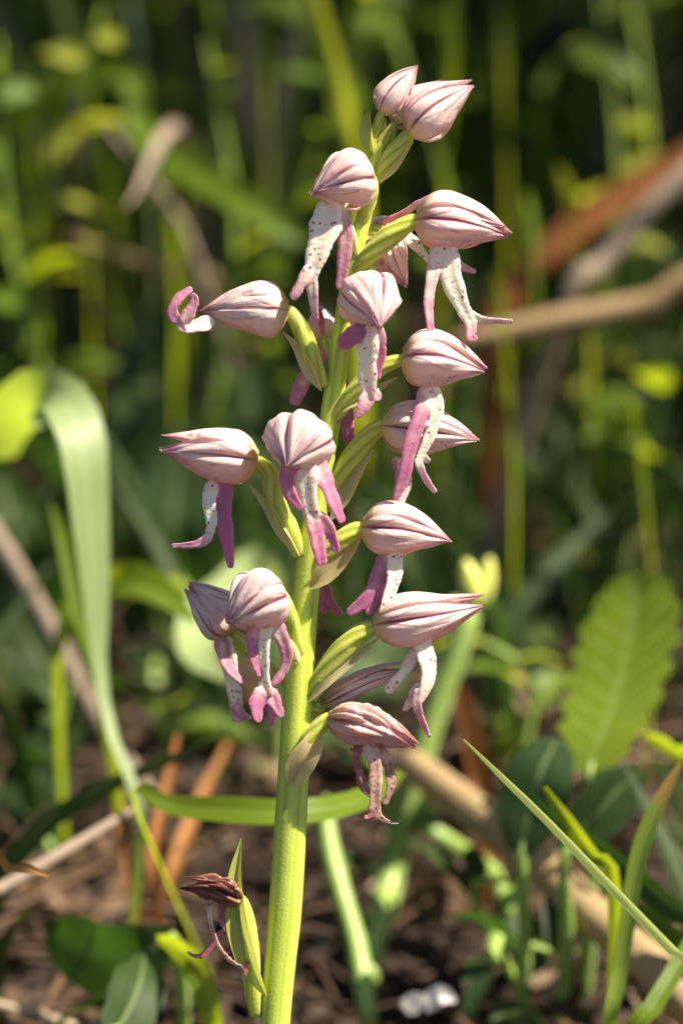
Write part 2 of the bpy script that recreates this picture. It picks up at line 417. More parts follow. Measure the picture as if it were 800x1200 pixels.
added_shrub(-.85, 1.0, .75, .45, .85, .70, 7000, 14, 'leafy bush added out of view on the left, blocking skylight', False)  # this and the next added unseen to cut skylight on the background
added_shrub(.10, 2.75, .85, 1.0, .40, .80, 7000, 24, 'leafy bush added out of view beyond the grass, blocking skylight', False)

# ------------------------------------------------------------------ the orchid in focus
STEM = [(318, 1320, 17), (320, 1250, 17), (323, 1190, 17.5), (328, 1130, 18.5), (334, 1070, 19.5), (340, 980, 19), (345, 890, 18), (350, 800, 17),
        (357, 710, 16), (365, 640, 15.5), (373, 580, 13.5), (384, 510, 12.5), (393, 450, 12), (399, 400, 11), (406, 350, 10.2), (415, 300, 9.5),
        (425, 258, 9), (434, 220, 8.5), (441, 188, 7.5), (447, 160, 5), (452, 138, 3)]
low = pt(318, 1320)
base = np.array([low[0] - .001, low[1] - .012, -.004])
orchid = empty('orchid', (base[0], base[1], 0))
tag(orchid, 'tall orchid spike with pink and cream hooded flowers on a thick lime green stem', 'orchid')
sp = [base, base * .55 + low * .45 + np.array([.0006, 0, 0])] + [pt(x, y) for x, y, r in STEM]
rr = [21 * PXM, 18 * PXM] + [r * PXM for x, y, r in STEM]
mb = MB()
P = np.array(sp); seglen = np.concatenate([[0], np.cumsum(np.linalg.norm(np.diff(P, axis=0), axis=1))]); seglen /= seglen[-1]
nst = 150
Rr = np.interp(np.linspace(0, 1, nst), seglen, rr)
tube(mb, sp, Rr, n=nst, seg=42, ribs=7, rib_amp=.022, twist=.9)
stem = mb.build('stem', M['stem'], orchid)

def stem_at(py, side=0.0, w=0.0):
    ys = [s[1] for s in STEM][::-1]; xs = [s[0] for s in STEM][::-1]; rs = [s[2] for s in STEM][::-1]
    return np.interp(py, ys, xs) + side * np.interp(py, ys, rs)

PROF_T = np.array([0, .03, .07, .14, .23, .33, .43, .55, .67, .78, .88, .95, 1.0])
PROF_R = np.array([.27, .50, .70, .89, .985, 1.0, .945, .82, .655, .47, .275, .14, .04])
def prof(t, blunt=0.0):
    # smooth interpolation
    t = np.clip(t, 0, 1)
    r = np.interp(t, PROF_T, PROF_R)
    r2 = np.interp(np.clip(t - .03, 0, 1), PROF_T, PROF_R); r3 = np.interp(np.clip(t + .03, 0, 1), PROF_T, PROF_R)
    return (r + r2 + r3) / 3

def sepal(parent, name, B, T, Dv, width, ang, span, mat, scale=1.0, lift=0.0, length=1.0, wrinkle=0.0, bend=.10, start=0.0, keel=.05, flat=.94, hug=.10):
    """one hood leaf: a sector (centre angle ang from the dorsal line, degrees) of a pointed egg from B to T"""
    nu, nv = 25, 40
    ax = T - B; L = np.linalg.norm(ax); a = ax / L
    D = nrm(Dv - np.dot(Dv, a) * a); S = np.cross(a, D)
    u = np.linspace(-.5, .5, nu); t = np.linspace(start, 1, nv)
    R = width / 2 * scale
    c0 = math.radians(ang); sp_ = math.radians(span)
    out = math.cos(c0) * D + math.sin(c0) * S
    V = np.zeros((nv, nu, 3)); UVs = np.zeros((nv, nu, 2))
    ph = RNG.uniform(0, 6, 4)
    tipj = (D * RNG.normal(0, .022) + S * RNG.normal(0, .022)) * L; cr = RNG.uniform(.6, 1.4, 3); q0 = RNG.uniform(-.09, .09)
    for j, tt in enumerate(t):
        r = R * prof(tt)
        cen = B + a * (L * length * tt) - D * (bend * L * max(0, tt - .35) ** 2) + D * bend * L * .25 * math.sin(math.pi * tt)
        cen = cen + out * (lift * L * max(0, tt - .25) ** 1.6)
        an = c0 + u * sp_ * (1 - .10 * tt)
        rad = r * (1 - hug * (2 * np.abs(u)) ** 3 + .018 * np.sin(an * 5 + ph[0]) + .012 * np.sin(tt * 11 + ph[1] + u * 3))
        rad = rad * (1 + .022 * np.sin(tt * 6 + ph[2]) * np.cos(u * 7 + ph[3]) + .016 * np.sin(u * 31 + tt * 4 + ph[1]) + .028 * np.sin(u * 13 + ph[0] + tt * 2.5) * min(1, tt * 3))
        side = np.abs(u)
        # groove along the midrib, raised shoulders, a pleat on either half, wavy thin margin
        rad = rad * (1 - .075 * cr[0] * np.exp(-(u / .05) ** 2) + .03 * np.exp(-((side - .13) / .06) ** 2) - .05 * cr[1] * np.exp(-((side - .27 - q0) / .045) ** 2) * min(1, 2.2 * tt)
                     + .05 * cr[2] * np.clip((side - .38) / .12, 0, 1) * np.sin(tt * 10 + ph[1] + np.sign(u)))
        rad = rad * (1 + .16 * tt ** 3 * np.sin(u * 21 + ph[2] + tt * 9))
        cen = cen + tipj * tt ** 2
        if lift: rad = rad * (1 - .25 * tt * min(1, abs(lift) * 4))
        if wrinkle:
            rad = rad * (1 + wrinkle * (np.sin(an * 7 + tt * 5 + ph[2]) * .5 + np.sin(an * 13 - tt * 9 + ph[3]) * .35 + RNG.normal(0, .08, nu)))
        V[j] = cen + rad[:, None] * (np.cos(an)[:, None] * D * flat + np.sin(an)[:, None] * S)
        UVs[j, :, 0] = u + .5; UVs[j, :, 1] = tt
    mb = MB(); mb.add(V.reshape(-1, 3), grid_faces(nu, nv), UVs.reshape(-1, 2), RNG.uniform(0, 1))
    return mb.build(name, mat, parent, origin=B)

def fuse(ob, lip):
    """melt the limbs of a lip into one skin and carry the pigment value over"""
    me = ob.data; n = len(me.vertices)
    kd = KDTree(n); val = np.empty(n, np.float32); me.attributes['tint'].data.foreach_get('value', val)
    for i, v in enumerate(me.vertices): kd.insert(v.co, i)
    kd.balance()
    r = ob.modifiers.new('skin', 'REMESH'); r.mode = 'VOXEL'; r.voxel_size = .00011; r.use_smooth_shade = True
    q = ob.modifiers.new('soft', 'SMOOTH'); q.factor = .5; q.iterations = 4
    dg = bpy.context.evaluated_depsgraph_get(); dg.update()
    new = bpy.data.meshes.new_from_object(ob.evaluated_get(dg), depsgraph=dg)
    ob.modifiers.clear(); ob.data = new; new.name = 'lip'
    if 'tint' in new.attributes: new.attributes.remove(new.attributes['tint'])
    a = new.attributes.new('tint', 'FLOAT', 'POINT'); out = np.empty(len(new.vertices), np.float32)
    for i, v in enumerate(new.vertices):
        h = kd.find_n(v.co, 10); w = [1 / (d + .00018) ** 2 for _, _, d in h]
        out[i] = sum(val[j] * x for (_, j, _), x in zip(h, w)) / sum(w)
    a.data.foreach_set('value', out)
    if not new.materials: new.materials.append(me.materials[0])
    new.polygons.foreach_set('use_smooth', np.ones(len(new.polygons), bool)); new.update()

def flower(att, ov, B, T, width, lip=None, ovr=10, bract=None, bract_w=9, bract_mat='bract', roll=0.0, up=None, lifts=(0, 0, 0), mat='sepal', lip_mat='lip',
           wrinkle=0.0, bend=.10, lip_hint=None, label=None, lat=100, ov_mat='ovary', flat=.94, lens=(1.0, .97, .96), span=(140, 142, 142), bract_roll=.5):
    """att: stem point, ov: middle points of the ovary, B/T hood base and tip (px, py, w)"""
    A = pt(*att); fl = empty('flower', A, orchid)
    if label: fl['label'] = label
    b = pt(*B); t = pt(*T); D = UPV if up is None else nrm(up[0] * RGT + up[1] * UPV - up[2] * FWD)
    if roll:
        a = nrm(t - b); q = math.radians(roll); D = D * math.cos(q) + np.cross(a, D) * math.sin(q) + a * np.dot(a, D) * (1 - math.cos(q))
    # ovary, ribbed and twisted, running a little into the hood
    if ov is not None:
        mb = MB(); inside = b + nrm(t - b) * 5 * PXM
        tube(mb, [A] + [pt(*o) for o in ov] + [b, inside], [ovr * .62 * PXM, ovr * .9 * PXM, ovr * PXM, ovr * 1.02 * PXM, ovr * .85 * PXM, ovr * .6 * PXM], n=40, seg=30, ribs=6, rib_amp=.07, twist=2.4)
        mb.build('ovary', M[ov_mat], fl)
    if bract:
        mb = MB(); n = len(bract)
        ribbon(mb, [pt(*q) for q in bract], [bract_w * PXM * k for k in (.12, .62, .95, 1.0, .9, .7, .4, .04)], n=22, nu=7, fold=.55, curl=-.1, roll=bract_roll, tint=RNG.uniform(), wave=.06)
        mb.build('bract', M[bract_mat], fl)
    W = width * PXM; m = M[mat]
    # two inner petals, then lateral sepals, then the dorsal one outermost
    for s in (-1, 1):
        sepal(fl, 'petal', b, t, D, W, s * 48, 120, M['petal'] if mat == 'sepal' else m, .86, 0, .93, wrinkle, bend, flat=flat)
    sepal(fl, 'sepal', b, t, D, W, lat, span[1], m, .98, lifts[1], lens[1], wrinkle, bend, flat=flat, hug=RNG.uniform(-.04, .06))
    sepal(fl, 'sepal', b, t, D, W, -lat, span[2], m, .98, lifts[2], lens[2], wrinkle, bend, flat=flat, hug=RNG.uniform(-.04, .06))
    sepal(fl, 'sepal', b, t, D, W, 0, span[0], m, 1.05, lifts[0], lens[0], wrinkle, bend, flat=flat, hug=-.01)
    if lip:
        mb = MB()
        for limb in lip:
            pts, ws, ti = limb[:3]; fl_ = limb[3] if len(limb) > 3 else .20
            hint = -FWD if lip_hint is None else nrm(lip_hint[0] * RGT + lip_hint[1] * UPV - lip_hint[2] * FWD)
            tube(mb, [pt(*q) for q in pts], [w / 2 * PXM * 1.2 * (1 - .30 * (i / (len(ws) - 1)) ** 2) for i, w in enumerate(ws)], hint=hint, n=40, seg=18, flat=fl_, tint=ti, rough=.075, spin=RNG.uniform(-.5, .5), rootcap=True, groove=.6, edge=.30)
        fuse(mb.build('lip', M[lip_mat], fl), lip)
    return fl

# --- buds at the top
flower((441, 186, 0), [(437, 165, 2)], (447, 132, 3), (489, 76, 6), 43, None, 6, bract=[(437, 182, 4), (432, 160, 6), (431, 145, 6), (433, 128, 4)], bract_w=9,
       bract_mat='bract_green', label='small closed bud at the very top of the spike', roll=-25, flat=1)
flower((441, 212, 0), [(456, 186, 5)], (480, 156, 6), (553, 94, 10), 64, None, 10, bract=[(441, 216, 8), (456, 206, 12), (470, 190, 13), (485, 165, 12)], bract_w=12,
       roll=-15, bract_roll=.9, label='large closed bud at the top')
flower((445, 192, -6), [(452, 170, -8)], (461, 146, -10), (520, 92, -14), 44, None, 7, bract=[(446, 176, 4), (452, 160, 6), (458, 152, 6), (466, 141, 5)], bract_w=7, bract_mat='bract_green', roll=20)
# --- upper left, lip like a small walking figure
flower((424, 262, 6), [(432, 238, 12), (436, 222, 18)], (434, 208, 26), (362, 224, 58), 76,
       [([(386, 232, 40), (382, 262, 48), (372, 295, 52), (362, 330, 54)], [26, 34, 27, 20], [.0, .05, .15, .25]),
        ([(366, 312, 54), (352, 334, 55), (342, 352, 54)], [18, 13, 14], [.25, .5, .75]),
        ([(362, 318, 54), (366, 340, 54), (368, 360, 52), (371, 379, 50)], [17, 13, 11, 9], [.25, .4, .6, .85]),
        ([(394, 240, 40), (404, 275, 44), (402, 310, 44), (398, 341, 42)], [18, 18, 16, 14], [.25, .6, .65, .7])],
       8, bract=[(420, 300, 9), (413, 275, 13), (409, 258, 15), (412, 232, 14)], bract_w=8, roll=8, lens=(1, .98, .95), label='flower with splayed speckled lip facing forward')
# --- flower behind the stem, upper right
flower((420, 285, -8), [(432, 272, -20)], (446, 268, -28), (474, 338, -44), 52,
       [([(440, 258, -30), (462, 266, -26), (486, 286, -22), (504, 308, -18)], [16, 16, 14, 8], [.15, .1, .15, .4]),
        ([(442, 262, -26), (470, 252, -8), (492, 237, 4), (514, 226, 8)], [7, 9, 9, 6], [.7, .75, .75, .8]),
        ([(438, 254, -28), (448, 268, -26), (460, 284, -24)], [10, 10, 8], [.6, .6, .75])], 7, up=(-.8, .2, .1))
# --- upper right flower
flower((416, 318, 4), [(440, 292, 12), (462, 272, 18)], (487, 258, 22), (600, 270, 26), 73,
       [([(522, 284, 32), (525, 312, 36), (534, 342, 38), (550, 378, 38)], [26, 25, 22, 16], [.10, .0, .05, .25]),
        ([(514, 288, 32), (507, 320, 40), (502, 355, 42), (505, 392, 42)], [18, 14, 12, 11], [.35, .5, .65, .75]),
        ([(546, 368, 38), (566, 375, 37), (584, 376, 35), (601, 377, 33)], [13, 9, 8, 8], [.2, .5, .7, .8]),
        ([(548, 366, 38), (552, 384, 38), (551, 395, 40), (560, 397, 42)], [15, 13, 11, 11], [.25, .5, .7, .8]),
        ([(526, 300, 26), (540, 312, 20), (558, 319, 14)], [12, 10, 8], [.5, .75, .8])],
       12, bract=[(417, 322, -4), (436, 306, -2), (456, 290, 0), (478, 276, 2)], bract_w=8, roll=-12, bend=.06, label='wide pale hood turned outward above a spread lip')
# --- left, lip still curled up
flower((379, 452, 6), [(367, 425, 14), (352, 385, 18)], (338, 364, 18), (234, 364, 18), 68,
       [([(252, 376, 24), (236, 380, 26), (218, 383, 26), (207, 375, 26)], [18, 17, 17, 16], [.35, .4, .6, .75]),
        ([(210, 379, 26), (202, 366, 25), (209, 350, 24), (226, 337, 22)], [13, 12, 13, 10], [.7, .85, .85, .9]),
        ([(214, 380, 30), (222, 366, 32), (228, 352, 32), (224, 343, 30)], [15, 15, 13, 9], [.6, .7, .8, .85])],
       11, bract=[(377, 458, 12), (362, 430, 20), (348, 405, 20), (331, 388, 20)], bract_w=8, roll=10, lifts=(.05, -.02, 0), bend=.04,
       label='flower pointing sideways with a curled up purple lip')
# --- centre, hood facing the camera
flower((402, 376, 8), [(410, 360, 16), (418, 346, 24)], (424, 340, 32), (446, 380, 84), 76,
       [([(424, 372, 66), (430, 402, 62), (430, 436, 60), (432, 470, 60)], [24, 24, 23, 25], [.05, .02, .1, .3]),
        ([(424, 383, 66), (410, 396, 68), (396, 408, 66)], [15, 22, 17], [.8, 1, 1], .16),
        ([(438, 378, 64), (444, 405, 60), (443, 425, 58), (440, 447, 58)], [17, 17, 15, 12], [.4, .65, .75, .85]),
        ([(431, 460, 60), (427, 474, 60), (417, 490, 60)], [18, 16, 10], [.3, .55, .8]),
        ([(433, 458, 60), (441, 464, 58), (447, 468, 57)], [17, 15, 12], [.3, .5, .7])],
       8, roll=-14, lat=95, label='rounded hood in the middle with a speckled hanging lip')
# --- behind the stem, middle
flower((396, 420, -8), [(388, 408, -22)], (380, 398, -34), (374, 356, -60), 42,
       [([(384, 404, -36), (372, 420, -38), (356, 446, -36), (343, 476, -34)], [16, 18, 18, 20], [.5, .7, .8, .75]),
        ([(388, 404, -36), (400, 450, -34), (406, 490, -30), (409, 524, -28)], [14, 15, 19, 16], [.6, .75, .8, .8])], 8, up=(0, .3, -1))
# --- right middle
flower((392, 492, 4), [(412, 462, 14), (445, 432, 22)], (471, 421, 26), (571, 428, 28), 74,
       [([(505, 452, 36), (511, 478, 40), (504, 508, 42), (489, 542, 42)], [17, 16, 14, 11], [.1, .05, .1, .2]),
        ([(500, 452, 36), (493, 485, 44), (481, 520, 46), (474, 556, 45), (462, 588, 42)], [17, 17, 16, 16, 10], [.55, .8, .9, .95, 1]),
        ([(488, 536, 42), (494, 552, 43), (501, 565, 44), (511, 578, 45)], [9, 9, 9, 8], [.3, .6, .75, .8]),
        ([(490, 535, 41), (497, 537, 38), (503, 543, 36)], [9, 10, 9], [.4, .65, .75])],
       10, bract=[(391, 498, 8), (402, 478, 14), (432, 464, 20), (466, 442, 22)], bract_w=9, roll=-18, bend=.08, label='pale hood turned outward with one long dark purple arm')
# --- right, behind the arm of the one above
flower((384, 598, -2), [(402, 555, 2), (428, 515, 6)], (448, 499, 8), (562, 514, 8), 74,
       [([(470, 536, 10), (476, 558, 12), (473, 578, 14), (466, 598, 14)], [14, 13, 12, 9], [.2, .25, .35, .5]),
        ([(464, 534, 4), (468, 560, 2), (462, 580, 0)], [12, 11, 9], [.5, .6, .7])],
       12.5, bract=[(386, 612, 6), (404, 586, 9), (420, 556, 10), (438, 526, 10)], bract_w=9, roll=-8, bend=.05, flat=.86, span=(138, 130, 130), label='long pointed pale hood half hidden by a purple arm')
# --- left, open tip
flower((350, 650, 8), [(340, 622, 16), (322, 588, 20), (316, 556, 22)], (302, 540, 22), (187, 527, 26), 70,
       [([(250, 562, 30), (245, 588, 36), (248, 612, 38), (243, 634, 38)], [15, 16, 15, 12], [.35, .1, .2, .4]),
        ([(263, 562, 26), (260, 600, 32), (266, 632, 32), (271, 668, 30)], [21, 21, 17, 9], [.8, .95, 1, 1]),
        ([(248, 626, 38), (236, 636, 38), (218, 639, 37), (200, 640, 36)], [12, 10, 8, 7], [.4, .6, .75, .8])],
       12, bract=[(351, 652, 16), (332, 622, 24), (314, 592, 26), (290, 566, 26)], bract_w=8, roll=10, lifts=(.20, .0, -.02), bend=.03, lens=(1.0, 1.0, .96),
       label='flower with its upper sepal parted at the tip')
# --- centre front
flower((374, 566, 8), [(372, 540, 22), (368, 520, 34)], (360, 510, 44), (334, 544, 100), 84,
       [([(355, 532, 76), (358, 562, 76), (362, 590, 76), (368, 612, 76)], [27, 26, 22, 22], [.05, .02, .12, .4]),
        ([(342, 534, 76), (336, 560, 78), (342, 582, 78), (355, 598, 78)], [18, 16, 15, 10], [.5, .8, .85, .85]),
        ([(370, 535, 74), (382, 565, 76), (392, 590, 77), (402, 614, 77)], [20, 18, 17, 12], [.45, .75, .85, .95]),
        ([(364, 602, 76), (370, 625, 77), (374, 645, 78), (378, 664, 78)], [15, 16, 17, 16], [.4, .7, .85, .95]),
        ([(368, 602, 75), (382, 615, 76), (390, 632, 76), (395, 649, 76)], [16, 15, 13, 11], [.4, .65, .85, .95])],
       8, roll=6, lat=92, label='rounded hood facing forward above a man-shaped speckled lip')
# --- right lower middle
flower((368, 668, 4), [(382, 652, 12), (404, 630, 18)], (424, 618, 20), (530, 631, 24), 68,
       [([(462, 645, 30), (462, 675, 33), (455, 700, 34), (447, 722, 34)], [18, 17, 15, 14], [.1, .05, .1, .3]),
        ([(454, 648, 28), (443, 680, 28), (430, 702, 28), (406, 720, 28)], [20, 20, 18, 14], [.7, .9, .95, .9]),
        ([(444, 680, 26), (440, 702, 26), (430, 722, 26)], [14, 14, 11], [.8, .95, .95])],
       12, bract=[(362, 690, 14), (380, 676, 20), (402, 655, 22), (424, 628, 20)], bract_w=14, bract_mat='bract_dry', roll=-12, bend=.08, bract_roll=.4, label='small plump pale hood with a purple lip')
# --- right, sepals parted
flower((362, 818, 4), [(384, 784, 10), (412, 750, 16)], (438, 734, 18), (570, 714, 22), 66,
       [([(490, 744, 26), (499, 768, 32), (502, 792, 34), (492, 824, 34)], [22, 19, 17, 11], [.5, .25, .3, .6]),
        ([(492, 806, 34), (488, 824, 34), (494, 844, 34), (504, 866, 34)], [13, 11, 9, 6], [.5, .75, .9, .95]),
        ([(488, 760, 24), (474, 786, 20), (462, 800, 18), (452, 812, 16)], [14, 13, 13, 16], [.5, .4, .4, .5]),
        ([(494, 800, 30), (484, 818, 26), (472, 834, 24)], [14, 14, 8], [.4, .55, .7]),
        ([(446, 716, 26), (456, 728, 28), (472, 732, 30), (488, 738, 30)], [10, 11, 10, 8], [.3, .4, .5, .6])],
       13, bract=[(362, 822, 14), (386, 798, 20), (416, 772, 20), (446, 746, 20)], bract_w=8, roll=-16, lifts=(.10, -.03, 0), bend=-.04, label='long pale hood with parted sepals')
# --- withering behind it
flower((358, 838, -8), [(366, 832, -14)], (376, 826, -18), (486, 776, -22), 46,
       None, 9, roll=0, mat='sepal', wrinkle=.22, flat=.6, bend=.12, lifts=(.05, .06, -.05))
# --- withered lower right
flower((342, 920, 8), [(352, 892, 16), (366, 862, 20)], (384, 842, 22), (492, 870, 28), 58,
       [([(428, 862, 26), (438, 890, 30), (440, 920, 32), (438, 962, 32)], [17, 15, 15, 16], [.3, .2, .3, .6]),
        ([(422, 862, 26), (418, 890, 26), (424, 912, 26), (434, 932, 28)], [12, 10, 9, 8], [.8, .9, .9, .9]),
        ([(436, 866, 22), (452, 890, 20), (458, 918, 20), (450, 944, 20)], [12, 13, 12, 9], [.4, .4, .5, .6]),
        ([(440, 950, 32), (448, 960, 34), (460, 964, 34), (470, 963, 34)], [10, 7, 5, 5], [.2, .2, .3, .3]),
        ([(438, 952, 32), (430, 958, 34), (426, 956, 36)], [8, 6, 7], [1, 1, 1]),
        ([(422, 870, 20), (418, 880, 18), (408, 876, 16)], [7, 6, 6], [1, 1, 1]),
        ([(420, 905, 18), (424, 922, 18), (434, 934, 18)], [9, 8, 7], [.8, .8, .8])],
       11, bract=[(340, 922, 16), (352, 900, 26), (366, 876, 28), (378, 846, 24)], bract_w=17, bract_mat='bract_dry', roll=-10, mat='sepal_dry', lip_mat='lip_dry', wrinkle=.26, lifts=(.06, -.04, .05),
       flat=.8, bend=.12, bract_roll=.2, label='withering drooping flower with shrivelled brown lip')
# --- lower left, behind
flower((352, 800, -6), [(322, 790, -22), (295, 760, -30)], (272, 742, -32), (222, 682, -32), 64,
       [([(262, 744, -28), (268, 775, -26), (274, 805, -26), (280, 848, -26)], [20, 18, 18, 18], [.3, .2, .35, .7]),
        ([(256, 746, -26), (264, 775, -22), (276, 792, -20), (290, 802, -20)], [14, 13, 12, 8], [.6, .75, .8, .85]),
        ([(276, 826, -26), (286, 838, -26), (296, 842, -26)], [12, 9, 7], [.6, .75, .8])],
       8, roll=-30, lifts=(-.02, .04, .12), label='flower half behind its neighbour with one parted sepal')
# --- lower left front
flower((352, 770, 10), [(344, 742, 22), (338, 716, 34)], (328, 694, 40), (264, 728, 76), 80,
       [([(308, 724, 56), (308, 758, 58), (309, 790, 58), (312, 818, 58)], [18, 16, 15, 24], [.1, .05, .1, .5]),
        ([(297, 726, 56), (295, 756, 58), (299, 778, 58), (305, 794, 58)], [13, 13, 11, 8], [.6, .85, .9, .9]),
        ([(318, 726, 56), (334, 758, 58), (334, 782, 58), (319, 804, 58)], [20, 16, 13, 11], [.4, .7, .75, .85]),
        ([(310, 806, 58), (301, 824, 60), (303, 848, 62)], [18, 18, 10], [.5, .9, 1]),
        ([(312, 806, 57), (322, 824, 56), (331, 842, 54)], [20, 16, 9], [.4, .7, .9]),
        ([(312, 812, 54), (318, 834, 52), (316, 852, 50)], [16, 14, 9], [.6, .85, .95])],
       9, bract=[(350, 776, 16), (346, 764, 24), (338, 752, 28), (326, 738, 28)], bract_w=9, roll=8, lat=98, label='rounded greyish pink hood with a dark speckled lip')
# --- mostly behind the stem
flower((362, 690, -10), [(368, 684, -24)], (372, 676, -36), (384, 640, -70), 40,
       [([(374, 676, -36), (382, 695, -36), (386, 706, -34), (400, 722, -34)], [14, 15, 14, 13], [.7, .8, .85, .85]),
        ([(374, 682, -36), (378, 700, -36), (380, 720, -36)], [12, 12, 10], [.8, .85, .9])], 8, up=(0, .3, -1))
# --- dead flower at the foot of the spike
flower((300, 1190, 4), [(294, 1140, 14), (291, 1090, 18)], (283, 1056, 20), (212, 1034, 34), 44,
       [([(246, 1052, 28), (246, 1076, 30), (254, 1104, 32), (268, 1124, 32), (284, 1134, 32)], [9, 6, 6, 7, 7], [.0, .0, .1, .3, .5]),
        ([(262, 1050, 26), (260, 1080, 26), (270, 1096, 26), (272, 1112, 26), (262, 1120, 26)], [10, 8, 6, 6, 5], [.9, 1, 1, 1, 1]),
        ([(266, 1086, 24), (254, 1100, 22), (240, 1118, 22), (228, 1120, 24), (218, 1114, 26)], [7, 8, 9, 7, 5], [1, 1, 1, 1, 1]),
        ([(282, 1132, 32), (288, 1136, 33), (286, 1146, 34)], [6, 6, 5], [1, 1, 1]), ([(284, 1134, 31), (291, 1128, 30), (293, 1124, 30)], [6, 6, 6], [1, 1, 1])],
       11, bract=[(312, 1168, 22), (294, 1130, 27), (280, 1080, 24), (277, 1030, 18), (283, 982, 14)], bract_w=14, bract_mat='bract_green', roll=10, mat='sepal_dead', lip_mat='lip_dry', wrinkle=.55, lifts=(.22, .10, -.12),
       flat=.6, bend=.20, bract_roll=.35, label='shrivelled dark brown dead flower')

# ------------------------------------------------------------------ plants and stalks behind
def to_ground(P, dx=0.0, dy=.01):
    q = np.array(P[0], float); g = np.array([q[0] + dx, q[1] + dy, -.004]); return g

def leafblade(name, label, cat, pts, widths, mat, group=None, ground=True, fold=.25, roll=0.0, curl=0.0, n=26, dx=0.0, dy=0.01, tint=None, wave=.02, parent=None, hint=None, thick=0):
    """pts from the root to the tip as (px, py, depth in m); widths are half widths in photo pixels"""
    P = [at(*p) for p in pts]; W = [w / FPX * p[2] for w, p in zip(widths, pts)]
    if ground and P[0][2] > .004: P = [to_ground(P, dx, dy)] + P; W = [W[0] * .4] + W
    d = np.concatenate([[0], np.cumsum(np.linalg.norm(np.diff(np.array(P), axis=0), axis=1))]); d /= d[-1]
    Ws = np.interp(np.linspace(0, 1, n), d, W)
    mb = MB(); ribbon(mb, P, Ws, hint=hint, n=n, nu=7, fold=fold, roll=roll, curl=curl, tint=RNG.uniform() if tint is None else tint, wave=wave)
    o = mb.build(name, M[mat], parent, origin=P[0])
    if parent is None: tag(o, label, cat, group)
    return o

def stalk(name, label, cat, pts, widths, mat, group=None, ground=True, flat=1.0, n=30, dx=0.0, dy=.01, tint=None, parent=None, rough=.03, cap=True):
    P = [at(*p) for p in pts]; W = [w / FPX * p[2] for w, p in zip(widths, pts)]
    if ground and P[0][2] > .004: P = [to_ground(P, dx, dy)] + P; W = [W[0]] + W
    d = np.concatenate([[0], np.cumsum(np.linalg.norm(np.diff(np.array(P), axis=0), axis=1))]); d /= d[-1]
    Ws = np.interp(np.linspace(0, 1, n), d, W)
    mb = MB(); tube(mb, P, Ws, n=n, seg=10, flat=flat, tint=RNG.uniform() if tint is None else tint, rough=rough, cap=cap)
    o = mb.build(name, M[mat], parent, origin=P[0])
    if parent is None: tag(o, label, cat, group)
    return o

# left: arching glossy leaf that folds over
leafblade('arching_leaf', 'tall arching glossy leaf folding over, silvery on its hanging side', 'leaf',
          [(165, 945, .735), (140, 890, .74), (118, 800, .745), (112, 700, .745), (104, 600, .745), (96, 520, .745), (80, 478, .75), (45, 464, .765), (12, 492, .785), (-5, 540, .80)],
          [7, 7, 9, 20, 29, 33, 34, 36, 34, 26], 'leaf_gloss', roll=[0, 0, -.3, -.75, -.75, -.6, .5, .8], fold=.1, tint=.6, dx=-.004, dy=.012)
leafblade('narrow_leaf', 'narrow yellow green blade beside the arching leaf', 'leaf', [(118, 800, .76), (104, 750, .765), (88, 690, .77), (74, 630, .775), (60, 590, .78)], [9, 11, 11, 8, 2], 'leaf_fresh', roll=.2, dx=.006, dy=.015, tint=.9)
leafblade('horizontal_leaf', 'bright green leaf lying level behind the orchid stem', 'leaf',
          [(158, 938, .715), (200, 945, .70), (260, 950, .69), (330, 954, .685), (390, 948, .69), (440, 930, .70), (470, 905, .71)],
          [3, 14, 19, 19, 17, 15, 6], 'leaf_fresh', roll=.7, fold=.2, tint=.9, dx=.012, dy=.05)
leafblade('folded_leaf', 'yellow green leaf bending toward the orchid below the arching leaf', 'leaf', [(70, 760, .80), (105, 700, .80), (150, 682, .79), (190, 698, .78), (228, 730, .77)], [8, 20, 26, 20, 4], 'leaf_fresh', roll=.6, tint=.8)
leafblade('pale_leaf', 'pale whitish green leaf hanging behind the lower hoods', 'leaf', [(330, 820, .85), (322, 700, .85), (300, 658, .84), (262, 690, .83), (232, 722, .82), (232, 765, .81), (268, 796, .80)], [6, 12, 20, 18, 24, 22, 5], 'leaf_pale', roll=.3, tint=.9, fold=.1)
leafblade('curved_leaf', 'short curved yellow green leaf by the soil, left of the dead flower', 'leaf', [(252, 1215, .70), (244, 1170, .70), (228, 1130, .705), (205, 1108, .715), (185, 1100, .72)], [13, 16, 16, 14, 4], 'leaf_fresh', roll=.4, tint=.9)
leafblade('hanging_blade', 'lit grass blade slanting down across dark gap', 'grass blade', [(80, 100, 1.00), (170, 165, .98), (250, 215, .96), (305, 250, .95), (352, 284, .95)], [12, 17, 18, 18, 6], 'leaf_fresh', tint=.55, roll=.2, dx=-.12, dy=.03)
leafblade('yellow_blade', 'upright bright yellow grass blade behind the top buds', 'grass blade', [(425, 240, .95), (412, 170, .95), (395, 90, .95), (374, 20, .96), (355, -40, .97)], [14, 16, 17, 16, 14], 'leaf_yellow', tint=.8, roll=.7)
